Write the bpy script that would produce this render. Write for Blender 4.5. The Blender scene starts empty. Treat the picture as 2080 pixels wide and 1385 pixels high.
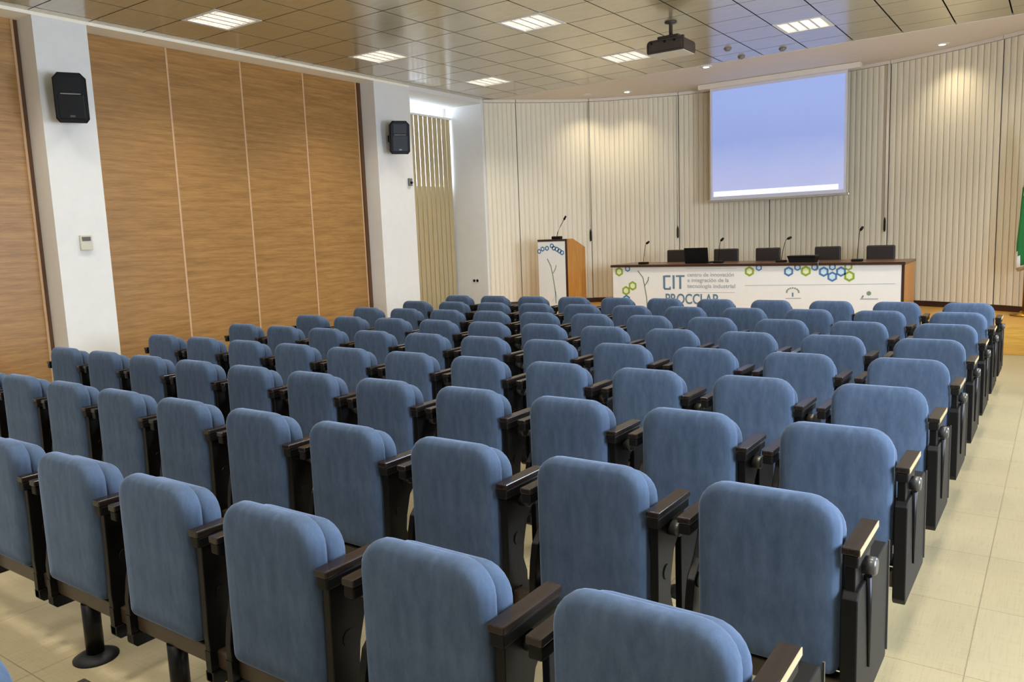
import bpy, bmesh, math, random
from mathutils import Vector, Matrix
random.seed(7)
S = bpy.context.scene
COL = S.collection
PI = math.pi

# ------------------------------------------------------------------ camera
Z0 = 1.62                      # eye height above the floor
YAW, PITCH, ROLL, FPX = 0.612940136, -0.133429091, -0.0384218402, 1593.8215
def cam_axes():
    cy, sy, cp, sp = math.cos(YAW), math.sin(YAW), math.cos(PITCH), math.sin(PITCH)
    f = Vector((-sy*cp, cy*cp, sp)); r = Vector((cy, sy, 0)); u = r.cross(f)
    cr, sr = math.cos(ROLL), math.sin(ROLL)
    return r*cr + u*sr, u*cr - r*sr, f
_r, _u, _f = cam_axes()
cam_data = bpy.data.cameras.new('camera')
cam_data.sensor_fit = 'HORIZONTAL'; cam_data.sensor_width = 36.0
cam_data.lens = 36.0*FPX/2080.0
cam_data.clip_start = 0.05; cam_data.clip_end = 200
cam = bpy.data.objects.new('camera', cam_data); COL.objects.link(cam)
cam.matrix_world = Matrix(((_r.x, _u.x, -_f.x, 0), (_r.y, _u.y, -_f.y, 0), (_r.z, _u.z, -_f.z, Z0), (0, 0, 0, 1)))
S.camera = cam

# ------------------------------------------------------------------ world, exposure
S.view_settings.view_transform = 'Standard'
S.view_settings.look = 'None'
S.view_settings.gamma = 1.0
S.view_settings.use_curve_mapping = False
S.view_settings.exposure = -1.3
W = bpy.data.worlds.new('daylight'); S.world = W
W.use_nodes = True
W.node_tree.nodes['Background'].inputs[0].default_value = (0.70, 0.83, 1.0, 1)
W.node_tree.nodes['Background'].inputs[1].default_value = 18.0

# ------------------------------------------------------------------ light levels
PANEL_W = 62.0        # each louvred ceiling fitting
PANEL_COL = (1.0, 0.94, 0.83)
SPOT_W = 110.0        # recessed stage downlights
SPOT_COL = (1.0, 0.86, 0.62)
DAY_W = 950.0         # daylight through each right-hand window
DAY_COL = (0.72, 0.84, 1.0)

# ------------------------------------------------------------------ helpers
def lin(r, g, b):
    c = lambda v: (v/255/12.92) if v/255 <= 0.04045 else ((v/255+0.055)/1.055)**2.4
    return (c(r), c(g), c(b), 1)

class Mat:
    def __init__(s, name):
        s.m = bpy.data.materials.new(name); s.m.use_nodes = True
        s.nt = s.m.node_tree; s.b = s.nt.nodes['Principled BSDF']
    def n(s, t, **kw):
        nd = s.nt.nodes.new(t)
        for k, v in kw.items(): setattr(nd, k, v)
        return nd
    def link(s, a, b): s.nt.links.new(a, b)
    def coord(s, scale=(1, 1, 1), rot=(0, 0, 0)):
        tc = s.n('ShaderNodeTexCoord'); mp = s.n('ShaderNodeMapping')
        mp.inputs['Scale'].default_value = scale; mp.inputs['Rotation'].default_value = rot
        s.link(tc.outputs['Object'], mp.inputs[0]); return mp.outputs[0]
    def noise(s, vec, scale=5, detail=4, rough=.55):
        nz = s.n('ShaderNodeTexNoise'); nz.inputs['Scale'].default_value = scale
        nz.inputs['Detail'].default_value = detail; nz.inputs['Roughness'].default_value = rough
        s.link(vec, nz.inputs['Vector']); return nz.outputs['Fac']
    def ramp(s, fac, stops):
        r = s.n('ShaderNodeValToRGB'); e = r.color_ramp.elements
        while len(e) < len(stops): e.new(0.5)
        for el, (p, c) in zip(e, stops): el.position = p; el.color = c
        s.link(fac, r.inputs[0]); return r.outputs[0]
    def bump(s, h, strength=.2, dist=.01):
        bp = s.n('ShaderNodeBump'); bp.inputs['Strength'].default_value = strength
        bp.inputs['Distance'].default_value = dist
        s.link(h, bp.inputs['Height']); s.link(bp.outputs[0], s.b.inputs['Normal'])
    def set(s, **kw):
        for k, v in kw.items(): s.b.inputs[k.replace('_', ' ')].default_value = v
        return s

def flat(name, col, rough=.5, metal=0, var=.06, scale=8, **kw):
    """plain paint or plastic with a slight mottling"""
    m = Mat(name); c = col
    f = m.noise(m.coord(), scale, 3)
    d = tuple(max(0, x*(1-var)) for x in c[:3])+(1,); l = tuple(min(1, x*(1+var)) for x in c[:3])+(1,)
    m.link(m.ramp(f, [(.3, d), (.7, l)]), m.b.inputs['Base Color'])
    m.set(Roughness=rough, Metallic=metal, **kw)
    return m.m

def emit(name, col, strength):
    m = Mat(name); m.set(Base_Color=col, Emission_Color=col, Emission_Strength=strength, Roughness=.6); return m.m

def mk_fabric():
    m = Mat('blue_velour')
    v = m.coord((1, 1, .35)); f = m.noise(v, 26, 5, .65)
    g = m.noise(m.coord(), 420, 2)
    mix = m.n('ShaderNodeMath', operation='ADD'); mul = m.n('ShaderNodeMath', operation='MULTIPLY')
    mul.inputs[1].default_value = .35; m.link(g, mul.inputs[0]); m.link(f, mix.inputs[0]); m.link(mul.outputs[0], mix.inputs[1])
    m.link(m.ramp(mix.outputs[0], [(.42, lin(57, 71, 91)), (.85, lin(77, 91, 112))]), m.b.inputs['Base Color'])
    m.set(Roughness=.95, Sheen_Weight=.40, Sheen_Roughness=.35, Sheen_Tint=lin(180, 198, 232))
    m.b.inputs['Specular IOR Level'].default_value = .1
    m.bump(mix.outputs[0], .12, .002)
    return m.m
def mk_wood(name, dark, light, sc, rough=.45, scale=3.0, spec=.5):
    m = Mat(name)
    f = m.noise(m.coord(sc), scale, 6, .6); f2 = m.noise(m.coord(tuple(x*4 for x in sc)), scale, 4, .6)
    a = m.n('ShaderNodeMath', operation='ADD'); b = m.n('ShaderNodeMath', operation='MULTIPLY')
    b.inputs[1].default_value = .5; m.link(f2, b.inputs[0]); m.link(f, a.inputs[0]); m.link(b.outputs[0], a.inputs[1])
    m.link(m.ramp(a.outputs[0], [(.52, dark), (.95, light)]), m.b.inputs['Base Color'])
    m.set(Roughness=rough, Specular_IOR_Level=spec); return m.m
def mk_floor():
    m = Mat('beige_floor_tile')
    tc = m.n('ShaderNodeTexCoord'); mp = m.n('ShaderNodeMapping')
    mp.inputs['Location'].default_value = (0.22, -0.04, 0)
    m.link(tc.outputs['Object'], mp.inputs[0])
    br = m.n('ShaderNodeTexBrick'); br.offset = 0; br.squash = 1
    br.inputs['Scale'].default_value = 1; br.inputs['Brick Width'].default_value = .6; br.inputs['Row Height'].default_value = .6
    br.inputs['Mortar Size'].default_value = .0025; br.inputs['Mortar Smooth'].default_value = .3; br.inputs['Bias'].default_value = 0
    br.inputs['Color1'].default_value = lin(152, 140, 110); br.inputs['Color2'].default_value = lin(147, 135, 104)
    br.inputs['Mortar'].default_value = lin(116, 103, 78)
    m.link(mp.outputs[0], br.inputs['Vector'])
    fx = m.noise(m.coord((90, 3, 1)), 2, 3); fy = m.noise(m.coord((3, 90, 1)), 2, 3)
    a = m.n('ShaderNodeMath', operation='ADD'); m.link(fx, a.inputs[0]); m.link(fy, a.inputs[1])
    tint = m.ramp(a.outputs[0], [(.75, (.84, .83, .80, 1)), (1.0, (1, 1, 1, 1))])
    r = m.nt.nodes[-1]
    mx = m.n('ShaderNodeMix', data_type='RGBA', blend_type='MULTIPLY'); mx.inputs['Factor'].default_value = 1
    m.link(br.outputs['Color'], mx.inputs['A']); m.link(tint, mx.inputs['B'])
    m.link(mx.outputs['Result'], m.b.inputs['Base Color'])
    m.set(Roughness=.38); return m.m
def mk_ceiling():
    m = Mat('tan_metal_tile')
    f = m.noise(m.coord((1, 6, 1)), 4, 3)
    m.link(m.ramp(f, [(.3, lin(166, 152, 114)), (.7, lin(180, 165, 125))]), m.b.inputs['Base Color'])
    m.set(Roughness=.42, Metallic=.1, Coat_Weight=1.0, Coat_Roughness=.17, Coat_IOR=2.6)
    return m.m
def mk_screen():
    m = Mat('projected_desktop')
    tc = m.n('ShaderNodeTexCoord'); sp = m.n('ShaderNodeSeparateXYZ')
    m.link(tc.outputs['Object'], sp.inputs[0])
    nz = m.noise(tc.outputs['Object'], 1.3, 3)
    a = m.n('ShaderNodeMath', operation='MULTIPLY_ADD'); a.inputs[1].default_value = .25
    mr = m.n('ShaderNodeMapRange'); mr.inputs['From Min'].default_value = -.85; mr.inputs['From Max'].default_value = .85
    m.link(sp.outputs['Z'], mr.inputs['Value']); m.link(nz, a.inputs[0]); m.link(mr.outputs[0], a.inputs[2])
    c = m.ramp(a.outputs[0], [(.12, lin(172, 178, 222)), (.42, lin(150, 166, 222)), (.66, lin(120, 148, 218)), (1.0, lin(128, 158, 226))])
    m.link(c, m.b.inputs['Emission Color']); m.set(Base_Color=(.3, .3, .35, 1), Emission_Strength=SCREEN_E, Roughness=.7)
    return m.m
SCREEN_E = 2.0
def mk_glass():
    m = Mat('window_glass')
    nt = m.nt; out = nt.nodes['Material Output']
    tr = m.n('ShaderNodeBsdfTransparent'); gl = m.n('ShaderNodeBsdfGlossy'); gl.inputs['Roughness'].default_value = .02
    mx = m.n('ShaderNodeMixShader'); mx.inputs[0].default_value = .06
    m.link(tr.outputs[0], mx.inputs[1]); m.link(gl.outputs[0], mx.inputs[2]); m.link(mx.outputs[0], out.inputs['Surface'])
    return m.m
def mk_slat(name, c1, c2):
    m = Mat(name)
    f = m.noise(m.coord((30, 30, .6)), 3, 3)
    m.link(m.ramp(f, [(.3, c1), (.7, c2)]), m.b.inputs['Base Color'])
    m.set(Roughness=.5); return m.m

M = {
 'fabric': mk_fabric(),
 'black': flat('black_steel', lin(14, 13, 13), .36, Specular_IOR_Level=.22),
 'blackp': flat('black_plastic', lin(13, 12, 12), .5, Specular_IOR_Level=.2),
 'arm': mk_wood('dark_stained_arm', lin(24, 19, 17), lin(40, 31, 27), (8, 1, 8), .26, 3.0, .4),
 'armedge': flat('pale_wood_edge', lin(168, 150, 114), .4),
 'knob': flat('grey_knob', lin(84, 82, 80), .3, .5),
 'rail': flat('dark_brown_steel', lin(62, 50, 38), .35),
 'floor': mk_floor(),
 'ceil': mk_ceiling(),
 'gap': flat('ceiling_void', lin(26, 21, 15), .9),
 'plaster': flat('white_plaster', lin(222, 220, 216), .75, 0, .02),
 'soffit': flat('cream_soffit', lin(226, 215, 202), .7, 0, .02),
 'panel': mk_wood('partition_veneer', lin(134, 96, 48), lin(170, 126, 70), (.5, .5, 9), .42, 2.6),
 'cream': flat('cream_bounce_lit', lin(248, 240, 222), .7, 0, .015),
 'paneltrim': flat('beige_seam', lin(196, 160, 122), .45),
 'jamb': mk_wood('dark_jamb', lin(70, 44, 20), lin(96, 62, 30), (6, 6, .6), .5),
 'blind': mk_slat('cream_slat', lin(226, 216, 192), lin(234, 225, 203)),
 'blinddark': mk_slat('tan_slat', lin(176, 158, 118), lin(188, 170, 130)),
 'metalw': flat('white_enamel', lin(226, 224, 218), .4, 0, .02),
 'alu': flat('aluminium', lin(190, 188, 184), .3, .8),
 'stage': mk_wood('golden_oak', lin(176, 128, 44), lin(206, 160, 70), (.5, 7, 7), .4),
 'skirt': flat('dark_skirting', lin(58, 30, 22), .5),
 'deskwood': mk_wood('orange_beech', lin(178, 120, 50), lin(206, 148, 74), (6, 6, .6), .4),
 'desktop': mk_wood('walnut_top', lin(84, 56, 34), lin(122, 86, 56), (.8, 6, 6), .3),
 'edge': flat('dark_edging', lin(52, 30, 18), .4),
 'poster': flat('white_poster', lin(222, 222, 220), .5, 0, .015),
 'green': flat('green_print', lin(134, 158, 52), .5),
 'greenl': flat('light_green_print', lin(214, 224, 180), .5),
 'blue': flat('blue_print', lin(70, 116, 160), .5),
 'bluel': flat('light_blue_print', lin(194, 216, 230), .5),
 'ink': flat('slate_ink', lin(92, 120, 140), .5),
 'inkg': flat('grey_ink', lin(158, 164, 168), .5),
 'stem': flat('stem_print', lin(120, 134, 110), .5),
 'leather': flat('black_leather', lin(38, 30, 28), .5, 0, .1, 30),
 'chrome': flat('chrome', lin(200, 200, 200), .15, 1),
 'screenw': flat('screen_cloth', lin(214, 212, 222), .7, 0, .01),
 'screen': mk_screen(),
 'bar': emit('projected_bar', lin(232, 240, 255), 2.4),
 'barink': emit('projected_mark', lin(196, 206, 226), 2.1),
 'tube': emit('lamp_tube', (1.0, .93, .82, 1), 16.0),
 'lens': emit('spot_lens', (1.0, .9, .7, 1), 30.0),
 'proj': flat('projector_lit_below', lin(206, 198, 180), .5),
 'projd': flat('dark_projector', lin(60, 50, 42), .5),
 'flagg': flat('green_flag_cloth', lin(22, 112, 52), .8),
 'flagw': flat('white_flag_cloth', lin(222, 218, 224), .8),
 'brass': flat('brass', lin(160, 120, 50), .3, .9),
 'glass': mk_glass(),
 'sensor': flat('grey_plastic', lin(120, 116, 110), .5),
 'panelbeige': flat('beige_plastic', lin(196, 192, 172), .5),
 'display': flat('dark_display', lin(88, 76, 70), .25),
}

def tag(o, label=None, cat=None, group=None, kind=None):
    if label: o['label'] = label
    if cat: o['category'] = cat
    if group: o['group'] = group
    if kind: o['kind'] = kind
    return o
def thing(name, loc, label, cat, group=None, rotz=0):
    o = bpy.data.objects.new(name, None); COL.objects.link(o)
    o.location = loc; o.rotation_euler = (0, 0, rotz); o.empty_display_size = .1
    return tag(o, label, cat, group)

class MB:
    """collects shapes in one bmesh; build() links it as one mesh object"""
    def __init__(s): s.bm = bmesh.new(); s.mats = []
    def mi(s, m):
        if m is None: return 0
        if m not in s.mats: s.mats.append(m)
        return s.mats.index(m)
    def box(s, x0, x1, y0, y1, z0, z1, bev=0, m=None, rot=None, piv=None):
        t = bmesh.new(); bmesh.ops.create_cube(t, size=1)
        for v in t.verts: v.co = Vector(((x0+x1)/2+v.co.x*(x1-x0), (y0+y1)/2+v.co.y*(y1-y0), (z0+z1)/2+v.co.z*(z1-z0)))
        if bev: bmesh.ops.bevel(t, geom=t.edges[:], offset=bev, segments=2, profile=.5, affect='EDGES')
        if rot is not None:
            p = Vector(piv) if piv else Vector(((x0+x1)/2, (y0+y1)/2, (z0+z1)/2))
            for v in t.verts: v.co = rot @ (v.co-p) + p
        return s.merge(t, m)
    def merge(s, t, m=None):
        i = s.mi(m); vm = {}
        for v in t.verts: vm[v] = s.bm.verts.new(v.co)
        for f in t.faces:
            try:
                nf = s.bm.faces.new([vm[v] for v in f.verts]); nf.material_index = i; nf.smooth = f.smooth
            except ValueError: pass
        t.free(); return s
    def prism(s, pts, axis, a, b, bev=0, m=None):
        """pts: 2D outline; axis 'x': (y,z), 'y': (x,z), 'z': (x,y); extruded from a to b"""
        t = bmesh.new()
        def P(p, h): return {'x': (h, p[0], p[1]), 'y': (p[0], h, p[1]), 'z': (p[0], p[1], h)}[axis]
        A = [t.verts.new(P(p, a)) for p in pts]; B = [t.verts.new(P(p, b)) for p in pts]
        n = len(pts); t.faces.new(A[::-1]); t.faces.new(B)
        for i in range(n): t.faces.new([A[i], A[(i+1) % n], B[(i+1) % n], B[i]])
        bmesh.ops.recalc_face_normals(t, faces=t.faces)
        if bev: bmesh.ops.bevel(t, geom=t.edges[:], offset=bev, segments=2, profile=.5, affect='EDGES')
        return s.merge(t, m)
    def lathe(s, prof, c=(0, 0, 0), n=24, axis='z', m=None, smooth=True):
        t = bmesh.new(); rings = []
        for r, h in prof:
            ring = []
            for k in range(n):
                a = 2*PI*k/n; p = (r*math.cos(a), r*math.sin(a), h)
                if axis == 'x': p = (h, p[0], p[1])
                if axis == 'y': p = (p[0], h, p[1])
                ring.append(t.verts.new(Vector(p)+Vector(c)))
            rings.append(ring)
        for i in range(len(rings)-1):
            for k in range(n):
                f = t.faces.new([rings[i][k], rings[i][(k+1) % n], rings[i+1][(k+1) % n], rings[i+1][k]]); f.smooth = smooth
        t.faces.new(rings[0][::-1]); t.faces.new(rings[-1])
        bmesh.ops.recalc_face_normals(t, faces=t.faces)
        return s.merge(t, m)
    def tube(s, pts, r, n=8, m=None):
        pts = [Vector(p) for p in pts]; t = bmesh.new(); rings = []
        for i, p in enumerate(pts):
            d = (pts[min(i+1, len(pts)-1)]-pts[max(i-1, 0)]).normalized()
            up = Vector((0, 0, 1)) if abs(d.z) < .9 else Vector((1, 0, 0))
            a = d.cross(up).normalized(); b = d.cross(a).normalized()
            rr = r[i] if isinstance(r, (list, tuple)) else r
            rings.append([t.verts.new(p+(a*math.cos(2*PI*k/n)+b*math.sin(2*PI*k/n))*rr) for k in range(n)])
        for i in range(len(rings)-1):
            for k in range(n):
                f = t.faces.new([rings[i][k], rings[i][(k+1) % n], rings[i+1][(k+1) % n], rings[i+1][k]]); f.smooth = True
        t.faces.new(rings[0][::-1]); t.faces.new(rings[-1])
        bmesh.ops.recalc_face_normals(t, faces=t.faces)
        return s.merge(t, m)
    def loft(s, rings, m=None, smooth=True):
        t = bmesh.new(); R = [[t.verts.new(p) for p in ring] for ring in rings]; n = len(R[0])
        for i in range(len(R)-1):
            for k in range(n):
                f = t.faces.new([R[i][k], R[i][(k+1) % n], R[i+1][(k+1) % n], R[i+1][k]]); f.smooth = smooth
        for cap in (R[0], R[-1]):
            c = sum((v.co for v in cap), Vector())/n; cv = t.verts.new(c)
            for k in range(n):
                f = t.faces.new([cap[k], cap[(k+1) % n], cv]); f.smooth = smooth
        bmesh.ops.recalc_face_normals(t, faces=t.faces)
        return s.merge(t, m)
    def hexring(s, cx, cz, R, r, y, m):
        A = [(cx+R*math.sin(PI/3*k), cz+R*math.cos(PI/3*k)) for k in range(6)]
        B = [(cx+r*math.sin(PI/3*k), cz+r*math.cos(PI/3*k)) for k in range(6)]
        for k in range(6): s.prism([A[k], A[(k+1) % 6], B[(k+1) % 6], B[k]], 'y', y, y+.0015, 0, m)
        return s
    def build(s, name, m=None, parent=None, loc=None):
        me = bpy.data.meshes.new(name); s.bm.to_mesh(me); s.bm.free()
        mats = s.mats if s.mats else [m]
        for x in mats: me.materials.append(x)
        o = bpy.data.objects.new(name, me); COL.objects.link(o)
        if parent: o.parent = parent
        if loc: o.location = loc
        return o
def struct(name, mb, m=None, parent=None):
    return tag(mb.build(name, m, parent), kind='structure')

def rrect(w, h, rt, rb, n=7):
    """rounded rectangle outline in x,z, base centre at 0,0; rt/rb: top and bottom corner radius"""
    pts = []
    for cx, cz, r, a0 in ((w/2-rb, rb, rb, -PI/2), (w/2-rt, h-rt, rt, 0), (-w/2+rt, h-rt, rt, PI/2), (-w/2+rb, rb, rb, PI)):
        for k in range(n):
            a = a0+PI/2*k/(n-1); pts.append((cx+r*math.cos(a), cz+r*math.sin(a)))
    return pts
def cushion(x0, x1, z0, z1, y0, y1, rt, rb, e, bulge_back=.0, bulge_front=.0):
    """upholstered pad: rounded outline in xz, soft edges, slightly domed faces"""
    w, h = x1-x0, z1-z0; cx = (x0+x1)/2; rings = []
    def ring(ins, y):
        return [(cx+px, y, z0+ins+pz) for px, pz in rrect(w-2*ins, h-2*ins, max(rt-ins, .012), max(rb-ins, .008))]
    for k, (i, b) in enumerate(((.45*w, 1), (.30*w, .9), (.16*w, .55), (.08*w, .22))):
        if e < i: rings.append(ring(i*.98, y0-bulge_back*b))
    for k in range(6):
        a = PI/2*k/5; rings.append(ring(e*(1-math.sin(a)), y0+e*(1-math.cos(a))))
    for k in range(6):
        a = PI/2*(1-k/5); rings.append(ring(e*(1-math.sin(a)), y1-e*(1-math.cos(a))))
    for k, (i, b) in enumerate(((.08*w, .22), (.16*w, .55), (.30*w, .9), (.45*w, 1))):
        if e < i: rings.append(ring(i*.98, y1+bulge_front*b))
    return MB().loft(rings)

# ------------------------------------------------------------------ the room
XL, XR, YB = -8.54, 1.7, -3.0
CZ = 4.02                       # tile ceiling height
RX = -8.84                      # face of the folding partition in its recess
STZ = 0.33                      # stage height
WZ = 3.987                      # underside of the beam over the partition
struct('floor', MB().box(-9.6, XR+.2, YB-.2, 14.2, -.1, 0), M['floor'])

# stage back wall line (top view), a shallow concave arc
CTRL = [(-9.2, 10.7), (-8.54, 11.46), (-7.77, 12.30), (-7.04, 12.93), (-5.97, 13.40), (-5.39, 13.56), (-3.9, 13.72), (-2.38, 13.42),
        (-1.81, 13.24), (-1.31, 13.04), (-.955, 12.86), (-.54, 12.62), (.4, 11.98), (1.7, 10.9), (2.4, 10.2)]
def arc_pts():
    out = []
    for i in range(1, len(CTRL)-2):
        p0, p1, p2, p3 = [Vector((a[0], a[1])) for a in CTRL[i-1:i+3]]
        for k in range(20):
            t = k/20
            out.append(.5*((2*p1)+(p2-p0)*t+(2*p0-5*p1+4*p2-p3)*t*t+(3*p1-p0-3*p2+p3)*t**3))
    out.append(Vector(CTRL[-2])); return out
ARC = arc_pts()
ARCL = [0]
for a, b in zip(ARC, ARC[1:]): ARCL.append(ARCL[-1]+(b-a).length)
def arc_at(L):
    L = min(max(L, 0), ARCL[-1]-1e-6)
    for i in range(len(ARC)-1):
        if ARCL[i+1] > L:
            t = (L-ARCL[i])/(ARCL[i+1]-ARCL[i]); d = (ARC[i+1]-ARC[i]).normalized()
            return ARC[i].lerp(ARC[i+1], t), d
def arc_len_x(x):
    for i in range(len(ARC)-1):
        if ARC[i].x <= x <= ARC[i+1].x: return ARCL[i]+(ARCL[i+1]-ARCL[i])*(x-ARC[i].x)/(ARC[i+1].x-ARC[i].x)
    return ARCL[-1]
def offs(p, d, o):               # towards the room
    return Vector((p.x+d.y*o, p.y-d.x*o))

back = [offs(p, d, -.10) for p, d in (arc_at(ARCL[-1]*k/60) for k in range(61))]
mb = MB()
for a, b in zip(back, back[1:]):
    d = (b-a).normalized(); n = Vector((-d.y, d.x))*.12
    mb.prism([(a.x, a.y), (b.x, b.y), (b.x+n.x, b.y+n.y), (a.x+n.x, a.y+n.y)], 'z', 0, CZ+.1)
struct('wall_front', mb, M['plaster'])
# stage deck following the arc, riser and dark skirting at the blinds
front = [(XL+.02, 10.86), (XR-.02, 10.86)]
deck = [tuple(offs(*arc_at(ARCL[-1]*k/60), -.04)) for k in range(61)]
deck = [p for p in deck if XL+.02 < p[0] < XR-.02]
struct('floor_stage', MB().prism(front+deck[::-1], 'z', .002, STZ, 0), M['stage'])
mb = MB()
for k in range(60):
    p, d = arc_at(.2+(ARCL[-1]-.4)*k/60); q, e = arc_at(.2+(ARCL[-1]-.4)*(k+1)/60)
    a, b = offs(p, d, .0), offs(q, e, .0); a2, b2 = offs(p, d, -.03), offs(q, e, -.03)
    mb.prism([tuple(a), tuple(b), tuple(b2), tuple(a2)], 'z', STZ+.001, STZ+.075)
struct('baseboard_front', mb, M['skirt'])

# tile ceiling: separate trays with open joints, dark void above
LX = [-7.43, -5.06, -2.67, -.28]; LY = [10.28, 7.9, 5.5, 3.1, .7, -1.7]
TX0, TY0, T = -.614, 9.98, .5985
def tile_i(x): return math.floor((x-TX0)/T)
def tile_j(y): return math.floor((y-TY0)/T)
lights = {(tile_i(x), tile_j(y)) for x in LX for y in LY}
mb = MB()
for i in range(tile_i(XL), tile_i(XR)+1):
    for j in range(tile_j(YB), tile_j(11.6)+1):
        if (i, j) in lights: continue
        x0, x1 = max(TX0+i*T+.008, XL), min(TX0+(i+1)*T-.008, XR)
        y0, y1 = max(TY0+j*T+.007, YB), min(TY0+(j+1)*T-.007, 11.62)
        if x1-x0 < .02 or y1-y0 < .02: continue
        mb.box(x0, x1, y0, y1, CZ, CZ+.002, 0, M['ceil'])
mb.box(-9.6, XR+.2, YB-.2, 14.2, CZ+.14, CZ+.2, 0, M['gap'])
struct('ceiling', mb)
# plaster soffit over the stage
mb = MB()
sof = [(XL-.6, 11.62), (XR, 11.62), (XR, 14.0), (XL-.6, 14.0)]
mb.prism(sof, 'z', CZ-.004, CZ+.03)
struct('ceiling_stage', mb, M['soffit'])

# left wall: beam, pillars, recess behind the partition, window bay
mb = MB()
mb.box(-9.2, RX-.12, YB, 9.6, 0, WZ)                               # wall behind the partition
mb.box(RX-.12, XL, 4.03, 4.575, 0, WZ)                             # first pillar
mb.box(RX-.5, XL, 8.81, 9.595, 0, WZ)                              # second pillar
struct('wall_left', mb, M['plaster'])
struct('trim_3', MB().box(-9.2, XL, YB, 9.6, WZ, CZ+.12), M['cream'])   # beam and its underside, cream lightened to stand in for floor bounce
AX, AY0, AY1, AZ = -9.24, 9.595, 11.457, 3.95
mb = MB()
mb.box(-9.75, -9.36, 9.3, 11.6, 0, 2.50)                           # below the window
mb.box(-9.75, -9.36, 9.3, 11.6, 3.96, CZ+.12)
mb.box(-9.75, -9.36, 9.3, 9.65, 2.5, 3.96)
mb.box(-9.75, -9.36, 11.43, 11.6, 2.5, 3.96)
struct('wall_bay', mb, M['plaster'])
struct('wall_bay_side', MB().prism([(-9.4, AY1), (XL, AY1), (XL+.03, AY1+.06), (XL-.1, AY1+.3), (-9.4, AY1+.3)], 'z', 0, CZ+.1), M['plaster'])
struct('ceiling_bay', MB().box(-9.4, XL, AY0, AY1, AZ, CZ+.1), M['plaster'])
w1 = struct('window_1', MB().box(-9.42, -9.37, 9.65, 9.70, 2.5, 3.96).box(-9.42, -9.37, 11.41, 11.43, 2.5, 3.96)
            .box(-9.42, -9.37, 9.7, 11.41, 2.5, 2.55).box(-9.42, -9.37, 9.7, 11.41, 3.945, 3.96).box(-9.42, -9.37, 10.5, 10.53, 2.55, 3.945), M['metalw'])
MB().box(-9.40, -9.395, 9.7, 11.41, 2.55, 3.945).build('glass_pane', M['glass'], w1)

# right and rear walls with daylight windows (beside and behind the camera)
wins = [(1.2, 3.6), (5.9, 8.3)]
mb = MB(); ys = [YB-.2, 1.2, 3.6, 5.9, 8.3, 12.2]
for a, b in ((ys[0], ys[1]), (ys[2], ys[3]), (ys[4], ys[5])): mb.box(XR, XR+.2, a, b, 0, CZ+.12)
for a, b in wins:
    mb.box(XR, XR+.2, a, b, 0, .95); mb.box(XR, XR+.2, a, b, 2.75, CZ+.12)
struct('wall_right', mb, M['plaster'])
struct('wall_rear', MB().box(-9.6, XR+.2, YB-.2, YB, 0, CZ+.12), M['plaster'])
for k, (a, b) in enumerate(wins):
    mb = MB(); c = (a+b)/2
    for y0, y1 in ((a, a+.06), (b-.06, b), (c-.03, c+.03)): mb.box(XR+.06, XR+.12, y0, y1, .95, 2.75)
    for z0, z1 in ((.95, 1.01), (2.69, 2.75)): mb.box(XR+.06, XR+.12, a, b, z0, z1)
    w = struct('window_%d' % (k+2), mb, M['metalw'])
    MB().box(XR+.088, XR+.092, a, b, .95, 2.75).build('glass_pane', M['glass'], w)
    ld = bpy.data.lights.new('daylight', 'AREA'); ld.shape = 'RECTANGLE'; ld.size = 2.2; ld.size_y = 1.6
    ld.energy = DAY_W; ld.color = DAY_COL
    lo = bpy.data.objects.new('daylight', ld); COL.objects.link(lo)
    lo.location = (XR+.35, c, 1.85); lo.rotation_euler = (0, PI/2, 0)

# folding partition panels on the left
seams = [1.925, 2.955, 3.985]
def partition(y0, y1, label):
    t = thing('partition_panel', (RX, (y0+y1)/2, 0), label, 'wall panel', 'wood veneer partition panels on the left wall')
    h = (y1-y0)/2
    MB().box(-.05, 0, -h+.002, h-.026, .02, WZ-.002, 0).build('panel_board', M['panel'], t)
    MB().box(-.05, .006, h-.026, h-.002, .02, WZ-.002, 0).build('edge_trim', M['paneltrim'], t)
    return t
partition(2.955, 3.985, 'wood veneer wall panel at the far left, left of the white pillar with the control box')
pl = [(4.6, 5.665, 'wood veneer wall panel just right of the white pillar with the control box'),
      (5.665, 6.695, 'second wood veneer wall panel right of the pillar with the control box'),
      (6.695, 7.725, 'third wood veneer wall panel right of the pillar with the control box'),
      (7.725, 8.74, 'last wood veneer wall panel, beside the pillar next to the window bay')]
for a, b, l in pl: partition(a, b, l)
struct('trim_1', MB().box(RX-.05, RX+.02, 8.742, 8.808, 0.0, WZ-.001), M['jamb'])
struct('trim_2', MB().box(RX-.05, RX-.01, 3.987, 4.029, 0.0, WZ-.001), M['jamb'])

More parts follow.
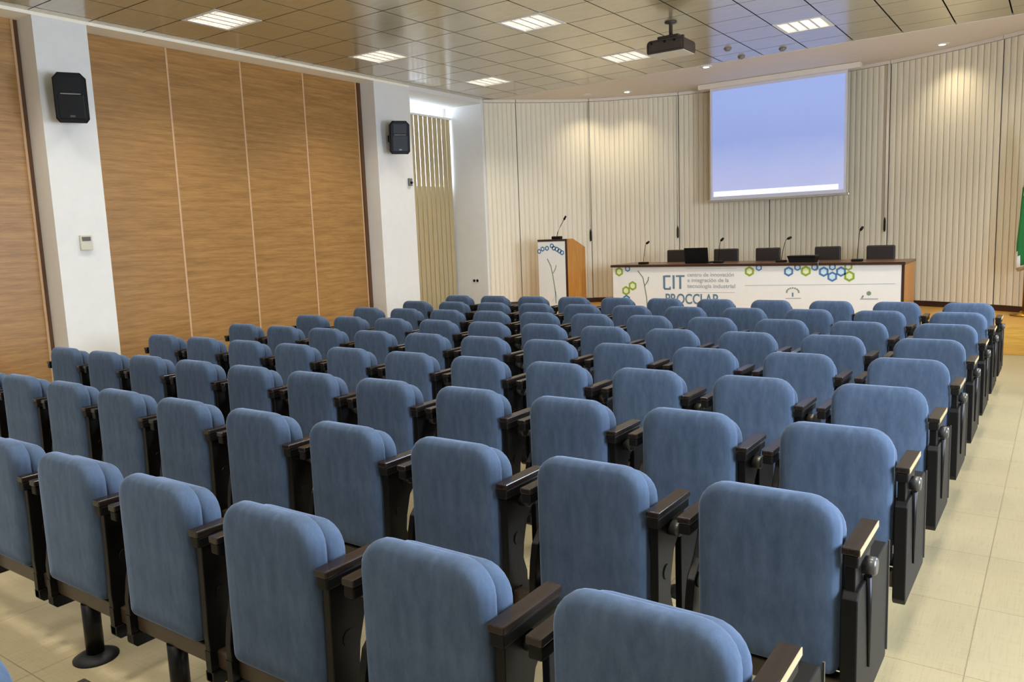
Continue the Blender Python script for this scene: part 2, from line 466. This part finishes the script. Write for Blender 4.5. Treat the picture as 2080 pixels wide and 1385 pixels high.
# ------------------------------------------------------------------ louvred ceiling lights
def louvre_light(i, j, label):
    x0, y0 = TX0+i*T, TY0+j*T; c = (x0+T/2, y0+T/2, CZ)
    t = thing('ceiling_light', c, label, 'ceiling light', 'square louvred ceiling lights')
    a, h = T/2-.006, .25
    mb = MB()
    for s in (-1, 1):
        mb.box(min(s*h, s*a), max(s*h, s*a), -a, a, -.002, .012); mb.box(-h, h, min(s*h, s*a), max(s*h, s*a), -.002, .012)
        mb.box(s*h-.003, s*h+.003, -h, h, .012, .11); mb.box(-h, h, s*h-.003, s*h+.003, .012, .11)
    mb.box(-h, h, -h, h, .11, .114)
    mb.build('housing', M['metalw'], t)
    lv = MB()
    for k in range(-1, 2): lv.box(k*.125-.012, k*.125+.012, -h+.003, h-.003, .002, .045)
    for k in range(-3, 4): lv.box(-h+.003, h-.003, k*.0625-.0015, k*.0625+.0015, .004, .042)
    lv.build('louvre', M['metalw'], t)
    for k in range(4):
        MB().lathe([(.013, -h+.02), (.013, h-.02)], ((k-1.5)*.125, 0, .075), 10, 'y').build('lamp_tube', M['tube'], t)
    ld = bpy.data.lights.new('lamp', 'AREA'); ld.shape = 'SQUARE'; ld.size = .46; ld.energy = PANEL_W; ld.color = PANEL_COL
    ld.spread = math.radians(118)
    lo = bpy.data.objects.new('lamp_glow', ld); COL.objects.link(lo); lo.parent = t; lo.location = (0, 0, -.004)
    return t
lnames = {(0, 0): 'square louvred ceiling light nearest the window bay', (0, 1): 'second louvred ceiling light from the window bay along the left wall',
          (0, 2): 'louvred ceiling light above the pillar with the control box, third from the window bay',
          (1, 0): 'louvred ceiling light just left of the projector', (1, 1): 'louvred ceiling light in the middle of the ceiling, top edge of the photo',
          (2, 0): 'louvred ceiling light right of the projector, in the purple reflection'}
for a, x in enumerate(LX):
    for b, y in enumerate(LY):
        lb = lnames.get((a, b)) or 'square louvred ceiling light outside the view, %s row from the left, %s from the stage' % (
            ['first', 'second', 'third', 'fourth'][a], ['first', 'second', 'third', 'fourth', 'fifth', 'sixth'][b])
        louvre_light(tile_i(x), tile_j(y), lb)

# recessed stage downlights
def downlight(x, y, label, tx, ty, w=SPOT_W, cone=116, deep=False):
    t = thing('downlight', (x, y, CZ-.004), label, 'downlight', 'round recessed downlights over the stage')
    MB().lathe([(.055, -.012), (.085, -.012), (.09, 0), (.055, 0)], (0, 0, 0), 24).build('trim_ring', M['metalw'], t)
    MB().lathe([(.054, -.006+.02*deep), (.04, -.014+.02*deep)], (0, 0, 0), 20).build('lamp_lens', M['lens'], t)
    ld = bpy.data.lights.new('spot', 'SPOT'); ld.energy = w; ld.color = SPOT_COL; ld.spot_size = math.radians(cone); ld.spot_blend = 1.0
    ld.shadow_soft_size = .04
    lo = bpy.data.objects.new('spot_glow', ld); COL.objects.link(lo); lo.parent = t; lo.location = (0, 0, -.03)
    d = Vector((tx-x, ty-y, 1.2-CZ)); lo.rotation_euler = d.to_track_quat('-Z', 'Y').to_euler()
downlight(-6.31, 12.72, 'recessed downlight over the stage, above the left half of the desk', -6.31, 12.72)
downlight(-1.49, 12.72, 'bright recessed downlight over the stage, right of the projection screen', -1.49, 12.72)
downlight(-4.50, 11.72, 'recessed downlight at the stage edge, left above the projection screen', -4.50, 11.9, SPOT_W*.5)
downlight(-6.95, 12.45, 'recessed downlight over the lectern end of the stage', -6.95, 12.45, deep=True)
downlight(-.25, 11.95, 'recessed downlight over the flag at the right end of the stage', -.25, 11.95)

# ------------------------------------------------------------------ vertical blinds along the stage wall
def blind_bay(x0, x1, label, chain=True, wand=False):
    L0, L1 = arc_len_x(x0)+.005, arc_len_x(x1)-.005
    p, d = arc_at((L0+L1)/2)
    t = thing('vertical_blind', (p.x, p.y, STZ), label, 'vertical blind', 'cream vertical blinds on the curved stage wall')
    o = Vector((p.x, p.y, STZ))
    n = max(1, round((L1-L0)/.088)); w = (L1-L0)/n
    mb = MB()
    for k in range(n):
        q, e = arc_at(L0+(k+.5)*w); c = Vector((q.x, q.y)); e = Vector((e.x, e.y)); nn = Vector((e.y, -e.x))
        ang = math.radians(3); dv = e*math.cos(ang)+nn*math.sin(ang); nv = Vector((dv.y, -dv.x))
        pts = []
        for u in (-.5, -.25, 0, .25, .5): pts.append(c+dv*(u*(w-.003))+nv*(.006*(1-4*u*u)))
        out = [(q2.x-o.x, q2.y-o.y) for q2 in pts]+[(q2.x-o.x-nv.x*.0015, q2.y-o.y-nv.y*.0015) for q2 in pts[::-1]]
        mb.prism(out, 'z', .085, CZ-.06-STZ)
    mb.build('slats', M['blind'], t)
    mb = MB(); N = max(2, int((L1-L0)/.25))
    for k in range(N):
        a, da = arc_at(L0+(L1-L0)*k/N); b, db = arc_at(L0+(L1-L0)*(k+1)/N)
        q = [offs(a, da, .025), offs(b, db, .025), offs(b, db, -.025), offs(a, da, -.025)]
        mb.prism([(v.x-o.x, v.y-o.y) for v in q], 'z', CZ-.055-STZ, CZ-.006-STZ)
    mb.build('head_rail', M['soffit'], t)
    if chain:
        q, e = arc_at(L1-.02); c = offs(q, e, .035)
        ch = MB().tube([(c.x-o.x, c.y-o.y, CZ-.06-STZ), (c.x-o.x, c.y-o.y, 1.35)], .013 if wand else .004, 8).build('pull_cord', M['soffit'] if wand else M['sensor'], t)
        MB().lathe([(.004, 1.36), (.016, 1.30), (.016, 1.16), (.008, 1.13)], (c.x-o.x, c.y-o.y, 0), 10).build('cord_weight', M['blackp'], ch)
    return t
for x0, x1, l, c in [(XL+.03, -8.12, 'narrow cream vertical blind in the corner beside the white bay wall', False),
                     (-8.12, -7.15, 'cream vertical blind behind the lectern', True),
                     (-7.15, -5.70, 'cream vertical blind between the lectern and the projection screen', True),
                     (-5.70, -4.15, 'cream vertical blind behind the left half of the projection screen', False),
                     (-4.15, -2.24, 'cream vertical blind behind the right half of the projection screen', True),
                     (-2.24, -.76, 'cream vertical blind right of the projection screen under the bright downlight', False),
                     (-.76, XR-.05, 'cream vertical blind at the right edge, behind the flag', False)]:
    blind_bay(x0, x1, l, c, x1 == -2.24)

# blind in the window bay
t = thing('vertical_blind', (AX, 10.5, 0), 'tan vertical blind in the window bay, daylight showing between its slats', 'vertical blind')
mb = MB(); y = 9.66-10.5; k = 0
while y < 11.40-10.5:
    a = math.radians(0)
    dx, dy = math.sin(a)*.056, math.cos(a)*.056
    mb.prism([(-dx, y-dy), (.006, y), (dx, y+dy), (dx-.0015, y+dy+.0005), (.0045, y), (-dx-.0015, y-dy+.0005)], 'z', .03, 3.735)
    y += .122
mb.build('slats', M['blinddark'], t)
MB().box(-.03, .03, 9.62-10.5, 11.44-10.5, 3.735, 3.77, .004).build('head_rail', M['metalw'], t)

# ------------------------------------------------------------------ projection screen and projector
SX, SY = -3.895, 13.16
t = thing('projection_screen', (SX, SY, 2.98), 'pulled down projection screen showing a pale blue desktop with a white bar', 'projection screen')
MB().box(-1.09, 1.09, 0, .004, -.90, .98).build('screen_cloth', M['screenw'], t)
MB().box(-1.055, 1.055, -.002, -.0005, -.845, .905).build('projected_picture', M['screen'], t)
pb = MB().box(-1.03, .98, -.004, -.0025, -.835, -.755).build('projected_bar', M['bar'], t)
mb = MB()
for k in range(7): mb.box(-.13+k*.045, -.13+k*.045+.03, -.0055, -.0045, -.81+.01*(k % 2), -.785, 0)
mb.build('bar_icons', M['barink'], pb)
MB().box(-1.14, 1.14, -.02, .024, -.935, -.895, .006).build('bottom_bar', M['alu'], t)
MB().box(-1.28, 1.28, -.07, .09, .95, 1.033, .006).build('screen_case', M['soffit'], t)

t = thing('projector', (-3.87, 8.97, CZ), 'ceiling projector hanging from a dark pole in front of the screen', 'projector')
MB().lathe([(.07, 0), (.07, -.015), (.022, -.025), (.022, -.17)], (0, 0, 0), 16).build('ceiling_pole', M['projd'], t)
MB().box(-.13, .13, -.10, .10, -.20, -.165, .01).box(-.16, -.12, -.02, .02, -.22, -.17).box(.12, .16, -.02, .02, -.22, -.17).build('mount_plate', M['projd'], t)
MB().prism(rrect(.46, .15, .05, .02), 'y', -.17, .17).build('body', M['projd'], t).location = (0, 0, -.365)
MB().box(-.222, .222, -.165, .165, -.372, -.364, .003).build('lit_underside', M['proj'], t)  # pale plate added: light reaching the underside from below, put into its colour
mb = MB(); mb.box(-.21, .21, -.178, -.168, -.345, -.235, .008)
mb.build('rear_grille', M['projd'], t)
MB().lathe([(.045, .16), (.05, .20), (.042, .205)], (.1, 0, -.29), 18, 'y').build('lens', M['glass'] if False else M['blackp'], t)
for k, x in enumerate((-.165, .0, .12)):
    MB().lathe([(.014, -.19), (.014, -.175)], (x, 0, -.25), 10, 'y').build('socket', M['blackp'], t)

for x, y, l in ((-3.84, 10.80, 'small round ceiling sensor nearest the projector'), (-3.87, 11.44, 'small round ceiling sensor at the stage edge above the screen'),
                (-3.27, 11.36, 'small round ceiling sensor right of the other two above the screen')):
    t = thing('ceiling_sensor', (x, y, CZ), l, 'ceiling sensor', 'small round ceiling sensors')
    MB().lathe([(.05, 0), (.05, -.012), (.03, -.035), (.01, -.04)], (0, 0, 0), 18).build('sensor_body', M['sensor'], t)

# ------------------------------------------------------------------ loudspeakers and small wall fittings
def speaker(y, z, label, rz):
    t = thing('wall_speaker', (XL, y, z), label, 'loudspeaker', 'black wall loudspeakers on the white pillars')
    MB().box(0, .10, -.02, .02, -.05, .05, .004).build('wall_bracket', M['black'], t)
    R = Matrix.Rotation(rz, 4, 'Z') @ Matrix.Rotation(math.radians(7), 4, 'Y')
    def place(o): o.matrix_local = Matrix.Translation((.20, 0, 0)) @ R
    out = [(-.15, -.20), (-.12, -.24), (.12, -.24), (.15, -.20), (.15, .19), (.10, .245), (-.10, .245), (-.15, .19)]
    b = MB(); b.loft([[(-.13, y2*.8, z2*.96) for y2, z2 in out], [(.05, y2, z2) for y2, z2 in out], [(.12, y2, z2) for y2, z2 in out], [(.135, y2*.93, z2*.955) for y2, z2 in out]], None, False)
    place(b.build('cabinet', M['blackp'], t))
    g = MB().box(.13, .141, -.115, .115, -.20, .03, .004); place(g.build('grille', M['black'], t))
    h = MB(); h.loft([[(.142, -.10, .06), (.142, .10, .06), (.142, .10, .20), (.142, -.10, .20)], [(.137, -.09, .07), (.137, .09, .07), (.137, .09, .19), (.137, -.09, .19)]], None, False)
    place(h.build('horn', M['black'], t))
    place(MB().box(.13, .143, -.09, .09, .034, .046, .003).build('trim_strip', M['sensor'], t))
    place(MB().box(.138, .1435, -.022, .022, -.185, -.165).build('badge', M['knob'], t))
speaker(4.235, 3.17, 'black loudspeaker on the nearer white pillar, above the control box', math.radians(-28))
speaker(9.07, 3.155, 'black loudspeaker on the farther white pillar beside the window bay', math.radians(-36))
t = thing('wall_control', (XL, 4.32, 1.717), 'small beige control box with a dark display on the nearer white pillar', 'control box')
MB().box(0, .028, -.062, .062, -.08, .08, .006).build('body', M['panelbeige'], t)
MB().box(.027, .031, -.046, .046, .018, .062, .002).build('display', M['display'], t)
t = thing('wall_sensor', (XL, 9.49, 2.52), 'small grey sensor near the edge of the farther pillar, below its loudspeaker', 'sensor')
MB().box(0, .03, -.04, .04, -.06, .06, .008).build('sensor_body', M['sensor'], t)
MB().lathe([(.022, .02), (.016, .06)], (0, 0, -.01), 12, 'x').build('sensor_lens', M['blackp'], t)
t = thing('wall_socket', (-8.81, AY1, .825), 'double dark wall socket low on the white bay wall', 'wall socket')
MB().box(-.07, .07, -.006, 0, -.045, .045, .002).build('face_plate', M['plaster'], t)
for s in (-1, 1): MB().lathe([(.026, -.012), (.026, -.004)], (s*.036, 0, 0), 14, 'y').build('outlet', M['blackp'], t)

# ------------------------------------------------------------------ lettering helper
def text_mesh(s, size, x, z, y, mat, name, parent, bold=0.0, width=None):
    cu = bpy.data.curves.new(name, 'FONT'); cu.body = s; cu.size = size; cu.extrude = .0008; cu.offset = bold
    tmp = bpy.data.objects.new(name+'_tmp', cu); COL.objects.link(tmp)
    dg = bpy.context.evaluated_depsgraph_get()
    me = bpy.data.meshes.new_from_object(tmp.evaluated_get(dg)); me.name = name
    bpy.data.objects.remove(tmp); bpy.data.curves.remove(cu)
    w = max(v.co.x for v in me.vertices)-min(v.co.x for v in me.vertices)
    k = (width/w) if width else 1
    for v in me.vertices: v.co = Vector((v.co.x*k, -v.co.z, v.co.y))
    me.materials.clear(); me.materials.append(mat)
    o = bpy.data.objects.new(name, me); COL.objects.link(o); o.parent = parent; o.location = (x, y, z); return o

# ------------------------------------------------------------------ conference desk on the stage
DX0, DX1, DY = -6.07, -1.715, 11.6
DTOP = 1.075
t = thing('conference_desk', (0, DY, STZ), 'long conference desk on the stage with a printed white front panel', 'desk')
H = DTOP-STZ
MB().box(DX0-.02, DX1+.01, -.03, .92, H-.035, H, .004).build('desk_top', M['desktop'], t)
MB().box(DX0-.022, DX1+.012, -.036, -.028, H-.036, H+.001).build('front_edging', M['edge'], t)
fp = MB().box(DX0, DX1-.035, 0, .022, .0, H-.036).build('front_panel', M['poster'], t)
for x0, x1 in ((DX0+.002, DX0+.03), (DX1-.03, DX1)):
    MB().box(x0, x1, .024, .88, 0, H-.036, 0).build('side_panel', M['deskwood'], t)
MB().box(DX1-.034, DX1, -.006, .022, 0, H-.036).build('corner_post', M['edge'], t)
yy = -.0022
# printed hexagons (x, absolute z-0 given relative to eye)
def hz(z): return z+Z0-STZ
g = MB()
for x, z in ((-5.955, -.655), (-5.835, -.965), (-5.715, -.885), (-3.80, -.66), (-2.99, -.66), (-2.405, -.735)):
    g.hexring(x, hz(z), .078, .046, yy, M['green']); g.hexring(x, hz(z), .046, .001, yy, M['greenl'])
g.hexring(-2.42, hz(-.60), .06, .035, yy, M['green'])
g.build('green_hexagon_print', None, fp)
b = MB()
for x, z in ((-5.80, -.60), (-3.66, -.60), (-3.23, -.66), (-3.105, -.605), (-2.87, -.605), (-2.745, -.665), (-2.63, -.735), (-2.515, -.665), (-2.63, -.60), (-5.83, -1.10)):
    dz = -.60 if z > -.61 else z
    b.hexring(x, hz(dz)-.006, .074 if dz < -.61 else .052, .044 if dz < -.61 else .03, yy, M['blue']); b.hexring(x, hz(dz)-.006, .044 if dz < -.61 else .03, .001, yy, M['bluel'])
b.build('blue_hexagon_print', None, fp)
def strip(mb, pts, w, m):
    for (x0, z0), (x1, z1) in zip(pts, pts[1:]):
        d = Vector((x1-x0, z1-z0)); n = Vector((-d.y, d.x)).normalized()*w/2
        mb.prism([(x0+n.x, z0+n.y), (x1+n.x, z1+n.y), (x1-n.x, z1-n.y), (x0-n.x, z0-n.y)], 'y', yy, yy+.0015, 0, m)
p = MB()
strip(p, [(-5.62, hz(-.64)), (-5.53, hz(-.75)), (-5.50, hz(-.90)), (-5.47, hz(-1.08)), (-5.46, hz(-1.24))], .016, M['stem'])
strip(p, [(-5.50, hz(-.88)), (-5.44, hz(-.80)), (-5.43, hz(-.74))], .014, M['stem'])
strip(p, [(-5.44, hz(-.86)), (-5.45, hz(-.76))], .02, M['bluel'])
p.build('plant_print', None, fp)
r = MB(); strip(r, [(-3.87, hz(-.872)), (-1.82, hz(-.838))], .006, M['inkg'])
strip(r, [(-4.80, hz(-.615)), (-4.0, hz(-.612))], .004, M['inkg']); strip(r, [(-4.78, hz(-.985)), (-4.02, hz(-.975))], .004, M['inkg'])
r.build('rule_line', None, fp)
c = MB()
def bar(x0, x1, z0, z1): c.prism([(x0, hz(z0)), (x1, hz(z0)), (x1, hz(z1)), (x0, hz(z1))], 'y', yy, yy+.0015, 0, M['ink'])
bar(-5.18, -5.145, -.925, -.72); bar(-5.145, -5.055, -.745, -.715); bar(-5.165, -5.05, -.945, -.917); bar(-5.075, -5.05, -.917, -.895)
bar(-5.02, -4.985, -.93, -.715); bar(-4.965, -4.82, -.742, -.715); bar(-4.91, -4.875, -.93, -.742)
c.build('emblem_lettering', None, fp)
text_mesh('centro de innovación', .085, -4.775, hz(-.735), yy, M['inkg'], 'lettering', fp, .001, .74)
text_mesh('e integración de la', .085, -4.775, hz(-.82), yy, M['inkg'], 'lettering', fp, .001, .66)
text_mesh('tecnología industrial', .085, -4.775, hz(-.91), yy, M['inkg'], 'lettering', fp, .001, .76)
text_mesh('PROCCLAP', .22, -5.15, hz(-1.16), yy, M['ink'], 'lettering', fp, .004, .86)
e = MB()
for k in range(9):
    a = PI*k/8; cx, cz = -3.17+.085*math.cos(a), hz(-.965)+.06*math.sin(a)
    e.prism([(cx-.014, cz-.008), (cx+.014, cz-.008), (cx+.010, cz+.012), (cx-.010, cz+.012)], 'y', yy, yy+.0015, 0, M['stem'])
strip(e, [(-3.17, hz(-1.03)), (-3.17, hz(-.97))], .022, M['ink']); strip(e, [(-3.27, hz(-1.055)), (-3.05, hz(-1.05))], .012, M['inkg'])
e.hexring(-2.15, hz(-.97), .032, .001, yy, M['stem']); strip(e, [(-2.26, hz(-1.05)), (-2.03, hz(-1.045))], .016, M['inkg'])
strip(e, [(-2.24, hz(-1.04)), (-2.22, hz(-1.0))], .02, M['stem'])
e.build('emblem_print', None, fp)

# things on the desk
def desk_mic(x, y, dx, h, label):
    t = thing('desk_microphone', (x, y, DTOP+.0015), label, 'microphone', 'gooseneck microphones on the desk')
    MB().box(-.07, .07, -.06, .06, 0, .034, .008).build('base', M['blackp'], t)
    pts = [(dx*k/8*.92, -.02*k/8, .03+(h-.06)*math.sin(PI/2*(k/8)**.9)) for k in range(9)]
    MB().tube(pts, .0045, 8).build('gooseneck', M['black'], t)
    e = Vector(pts[-1]); d = (Vector(pts[-1])-Vector(pts[-2])).normalized()
    MB().tube([e, e+d*.02, e+d*.065], [.014, .02, .016], 12).build('microphone_head', M['blackp'], t)
desk_mic(-5.61, 11.80, .07, .36, 'gooseneck microphone at the left end of the desk')
desk_mic(-4.37, 11.86, .05, .37, 'gooseneck microphone in front of the second black chair from the left')
desk_mic(-3.41, 11.86, .10, .37, 'gooseneck microphone just left of the low black case')
desk_mic(-2.36, 11.86, .04, .46, 'tall gooseneck microphone between the two right-hand black chairs')
t = thing('laptop', (-4.70, 11.80, DTOP), 'open black laptop on the desk with its lid towards the hall', 'laptop', None, math.radians(3))
MB().box(-.19, .19, .0, .26, .001, .022, .004).build('keyboard_base', M['blackp'], t)
R = Matrix.Rotation(math.radians(10), 3, 'X')
MB().box(-.19, .19, -.008, .004, .02, .25, .004, None, R, (0, 0, .02)).build('screen_lid', M['blackp'], t)
t = thing('equipment_case', (-3.09, 11.78, DTOP+.0015), 'low black case on the desk in front of the fourth chair', 'case')
MB().prism([(-.17, 0), (.17, 0), (.195, .075), (-.195, .075)], 'y', -.05, .18).build('case_body', M['blackp'], t)
MB().box(-.20, .20, -.056, .186, .075, .098, .005).build('case_lid', M['black'], t)
t = MB().tube([(-2.86, 11.80, DTOP+.03), (-2.83, 11.66, DTOP+.009), (-2.818, 11.575, DTOP+.009), (-2.815, 11.555, DTOP+.004), (-2.812, 11.552, DTOP-.02), (-2.81, 11.552, DTOP-.08), (-2.84, 11.554, DTOP-.11)], .006, 6).build('cable', M['ink'])
tag(t, 'thin blue-grey cable hanging over the front edge of the desk beside the black case', 'cable')

# black chairs behind the desk
def meeting_chair(x, w, label, rz=0):
    t = thing('meeting_chair', (x, 12.35, STZ), label, 'chair', 'black chairs behind the desk', rz)
    h = w/2
    cushion(-h, h, .50, .945, .235, .285, .025, .03, .02, .0, .0).build('backrest', M['leather'], t)
    MB().box(-h, h, -.21, .25, .42, .48, .018).build('seat', M['leather'], t)
    for sx in (-1, 1):
        for y0, y1 in ((.20, .23), (-.17, -.20)):
            MB().tube([(sx*(h-.03), y0, .42), (sx*(h-.01), y1, 0)], .012, 8).build('leg', M['chrome'], t)
        MB().tube([(sx*(h-.03), .20, .43), (sx*(h-.03), .245, .62)], .011, 8).build('back_support', M['chrome'], t)
    return t
meeting_chair(-5.337, .42, 'black leather chair at the left end behind the desk, partly behind the laptop')
meeting_chair(-4.513, .41, 'black leather chair behind the desk, just right of the laptop')
meeting_chair(-3.833, .39, 'black leather chair behind the desk, middle of the five')
meeting_chair(-2.929, .38, 'black leather chair behind the desk, behind the low black case')
meeting_chair(-2.187, .39, 'black leather chair at the right end behind the desk')

# ------------------------------------------------------------------ lectern
t = thing('lectern', (-7.175, 11.5, STZ), 'wooden lectern with a printed white front on the left of the stage', 'lectern')
prof = [(0, 0), (.64, 0), (.64, 1.045), (.22, 1.20), (0, 1.20)]
for x0, x1 in ((-.285, -.257), (.257, .285)): MB().prism(prof, 'x', x0, x1).build('side_panel', M['deskwood'], t)
MB().box(.262, .286, -.004, .03, 0, 1.2).build('front_edging', M['edge'], t)
lp = MB().box(-.285, .26, -.004, .016, 0, 1.165).build('front_panel', M['poster'], t)
MB().box(-.285, .26, -.012, .20, 1.168, 1.20, .002).build('top_shelf', M['edge'], t)
MB().prism([(.20, 1.165), (.64, 1.01), (.64, 1.035), (.20, 1.19)], 'x', -.256, .256).build('reading_board', M['desktop'], t)
MB().box(-.256, .256, .05, .6, .55, .57).build('inner_shelf', M['deskwood'], t)
yy = -.0062
p = MB(); P = lambda px, py: ((px-640+425-430)/1385*0, 0)
strip(p, [(-.10, .87), (-.03, .74), (.0, .60), (.03, .40), (.05, .26), (.05, .1)], .016, M['stem'])
strip(p, [(.005, .62), (.06, .70), (.075, .76)], .013, M['stem'])
strip(p, [(.05, .3), (.02, .2), (-.03, .12)], .02, M['bluel']); strip(p, [(.05, .3), (.09, .2), (.11, .12)], .02, M['bluel'])
p.build('plant_print', None, lp)
b = MB()
for x, z in ((-.26, 1.0), (-.19, 1.04), (-.10, 1.05), (0, 1.09), (.04, 1.05), (.10, 1.03), (.15, 1.0), (.2, .97)):
    b.hexring(x, z, .045, .024, yy, M['blue'])
b.build('blue_hexagon_print', None, lp)
t = thing('lectern_microphone', (-7.12, 11.58, STZ+1.2), 'gooseneck microphone on top of the lectern', 'microphone')
MB().box(-.085, .085, -.05, .05, 0, .05, .012).build('base', M['blackp'], t)
MB().tube([(0, 0, .04), (.02, 0, .12), (.08, 0, .22), (.155, 0, .33)], .006, 8).build('gooseneck', M['black'], t)
MB().tube([(.15, 0, .322), (.16, 0, .337), (.19, 0, .383)], [.013, .019, .015], 12).build('microphone_head', M['blackp'], t)

# ------------------------------------------------------------------ flag
t = thing('flag_stand', (-.385, 12.15, STZ), 'green and white flag hanging from a pole at the right edge of the stage', 'flag')
MB().lathe([(.15, 0), (.15, .02), (.05, .04), (.03, .06)], (0, 0, 0), 24).build('stand_base', M['brass'], t)
MB().tube([(0, 0, .05), (0, 0, 2.35)], .013, 10).build('pole', M['brass'], t)
MB().lathe([(.012, 2.35), (.03, 2.38), (.002, 2.46)], (0, 0, 0), 12).build('finial', M['brass'], t)
mb = MB(); rings = []
for k in range(25):
    s = k/24; z = 2.3-1.63*s; r = .03+.085*min(1, s*1.25)
    rings.append([((r*(1+.22*math.sin(5*a+s*2)))*math.cos(a)+.02*s, (r*(1+.22*math.sin(5*a+s*2)))*math.sin(a), z-.10*math.cos(a-2.6)*s) for a in [2*PI*j/36 for j in range(36)]])
mb.loft(rings)
fo = mb.build('flag_cloth', M['flagg'], t); fo.data.materials.append(M['flagw'])
for f in fo.data.polygons:
    c = f.center; u = c.z+.45*c.x+.1*math.sin(6*math.atan2(c.y, c.x))
    f.material_index = 1 if (u < .70 or 1.55 < u < 1.75) else 0

# ------------------------------------------------------------------ auditorium chairs
# own origin: floor, left edge of the back, rear face of the back
def make_chair():
    t = thing('auditorium_chair', (0, 0, 0), '', 'chair', 'blue tip-up chairs in rows')
    cushion(0, .42, .318, .848, 0, .074, .088, .035, .030, .004, 0).build('backrest', M['fabric'], t)
    cushion(.004, .416, .34, .815, .077, .148, .088, .06, .032, .0, .004).build('seat', M['fabric'], t)
    for sx in (0, 1):
        x0, x1 = ((-.064, -.019) if sx == 0 else (.427, .475))
        a = MB()
        a.box(x0, x1, .0, .265, .700, .722, .004)
        arm = a.build('armrest', M['arm'], t)
        MB().box(x0+.003, x1-.003, .004, .258, .664, .699, .005).build('arm_block', M['blackp'], arm)
        xf0, xf1 = ((-.052, -.024) if sx == 0 else (.434, .462))
        prof = [(.150, .664), (.256, .664), (.245, .625), (.17, .55), (.13, .49), (.118, .42), (.140, .34), (.140, .2985), (.018, .2985), (.018, .36), (.030, .44), (.046, .50), (.10, .555), (.138, .62)]
        if sx == 1: prof = [(.02, .664), (.245, .664), (.215, .615), (.15, .545), (.125, .46), (.118, .40), (.140, .34), (.140, .2985), (.018, .2985), (.015, .36), (.018, .46)]
        fr = MB().prism(prof, 'x', xf0, xf1, .003)
        fr.box(xf0, xf1, .016, .0425, .195, .302).box(xf0, xf1, .0975, .146, .195, .302)      # clamp round the seat rail
        fr.prism([(.016, .196), (.03, .180), (.13, .180), (.146, .196), (.146, .2305), (.016, .2305)], 'x', xf0-.008, xf1+.008, .003)
        fr.lathe([(.026, xf0-.004), (.026, xf1+.004)], (0, .085, .49), 16, 'x')
        fr.build('side_frame', M['black'], t)
    MB().box(-.02, .43, .085, .135, .300, .336, .006).build('seat_hinge_bar', M['black'], t)
    MB().lathe([(.027, .461), (.027, .494), (.022, .5)], (0, .125, .632), 18, 'x').build('tablet_hinge', M['knob'], t)
    return t
def make_tablet(t, big):
    if big:   # folded writing tablet box at the aisle end
        MB().prism([(.02, .59), (.44, .59), (.465, .565), (.465, .19), (.45, .185), (.02, .19), (.0, .21), (.0, .57)], 'x', .428, .473, .004).build('writing_tablet', M['blackp'], t)
        MB().tube([(.476, .12, .60), (.476, .145, .44), (.476, .16, .30)], [.012, .009, .004], 8).build('tablet_arm', M['black'], t)
        MB().box(.4725, .478, .461, .468, .21, .588).build('tablet_edge', M['knob'], t)
        MB().box(.4752, .4775, .0, .265, .702, .7205).build('arm_edge_strip', M['armedge'], t)
    else:
        MB().prism([(.235, .60), (.40, .60), (.42, .58), (.42, .28), (.40, .26), (.235, .26), (.215, .28), (.215, .58)], 'x', .436, .460, .003).build('writing_tablet', M['blackp'], t)
proto = make_chair(); make_tablet(proto, False)
end_proto = make_chair(); make_tablet(end_proto, True)
def copy_tree(o, parent=None):
    c = o.copy(); COL.objects.link(c)
    if parent: c.parent = parent
    for ch in list(o.children): copy_tree(ch, c)
    return c
ORD = ['first', 'second', 'third', 'fourth', 'fifth', 'sixth', 'seventh', 'eighth', 'ninth', 'tenth', 'eleventh']
CX0, CP, RY0, RP = -.897, .60, 1.372, .859243
used = set()
def chair(row, col):
    src = end_proto if col == 0 else proto
    if src.name in used: t = copy_tree(src)
    else: t = src; used.add(src.name)
    t.location = (CX0-CP*col, RY0+RP*row-(.035 if row == -1 else 0), 0)
    t['label'] = 'blue upholstered tip-up chair, %s from the right aisle in the %s row from the stage' % (ORD[col], ORD[8-row])
for row in range(8, -1, -1):
    for col in range({0: 6, 1: 10}.get(row, 11)): chair(row, col)
chair(-1, 2)

# seat rails with floor posts, one per row
for row in range(-1, 9):
    n = {-1: 3, 0: 7}.get(row, 11)
    y = RY0+RP*row-(.035 if row == -1 else 0)
    xa, xb = CX0+.425, CX0-CP*(n-1)-.05
    if row == -1: xa, xb = CX0-CP*2+.46, CX0-CP*2-.05
    t = thing('seat_rail', ((xa+xb)/2, y+.07, 0), 'dark steel rail carrying the %s row of blue chairs from the stage' % ORD[8-row], 'seat rail', 'rails under the chair rows')
    h = (xa-xb)/2
    MB().box(-h, h, -.025, .025, .232, .296, .006).build('rail', M['rail'], t)
    for col in ((1, 3, 4, 6, 8, 10) if row >= 0 else (2,)):
        if col >= n: continue
        px = CX0-CP*col+.175-(xa+xb)/2
        po = MB().lathe([(.034, .02), (.034, .235)], (px, 0, 0), 20).build('post', M['black'], t)
        MB().lathe([(.085, 0), (.085, .006), (.06, .018), (.036, .026)], (px, 0, 0), 28).build('floor_flange', M['blackp'], po)
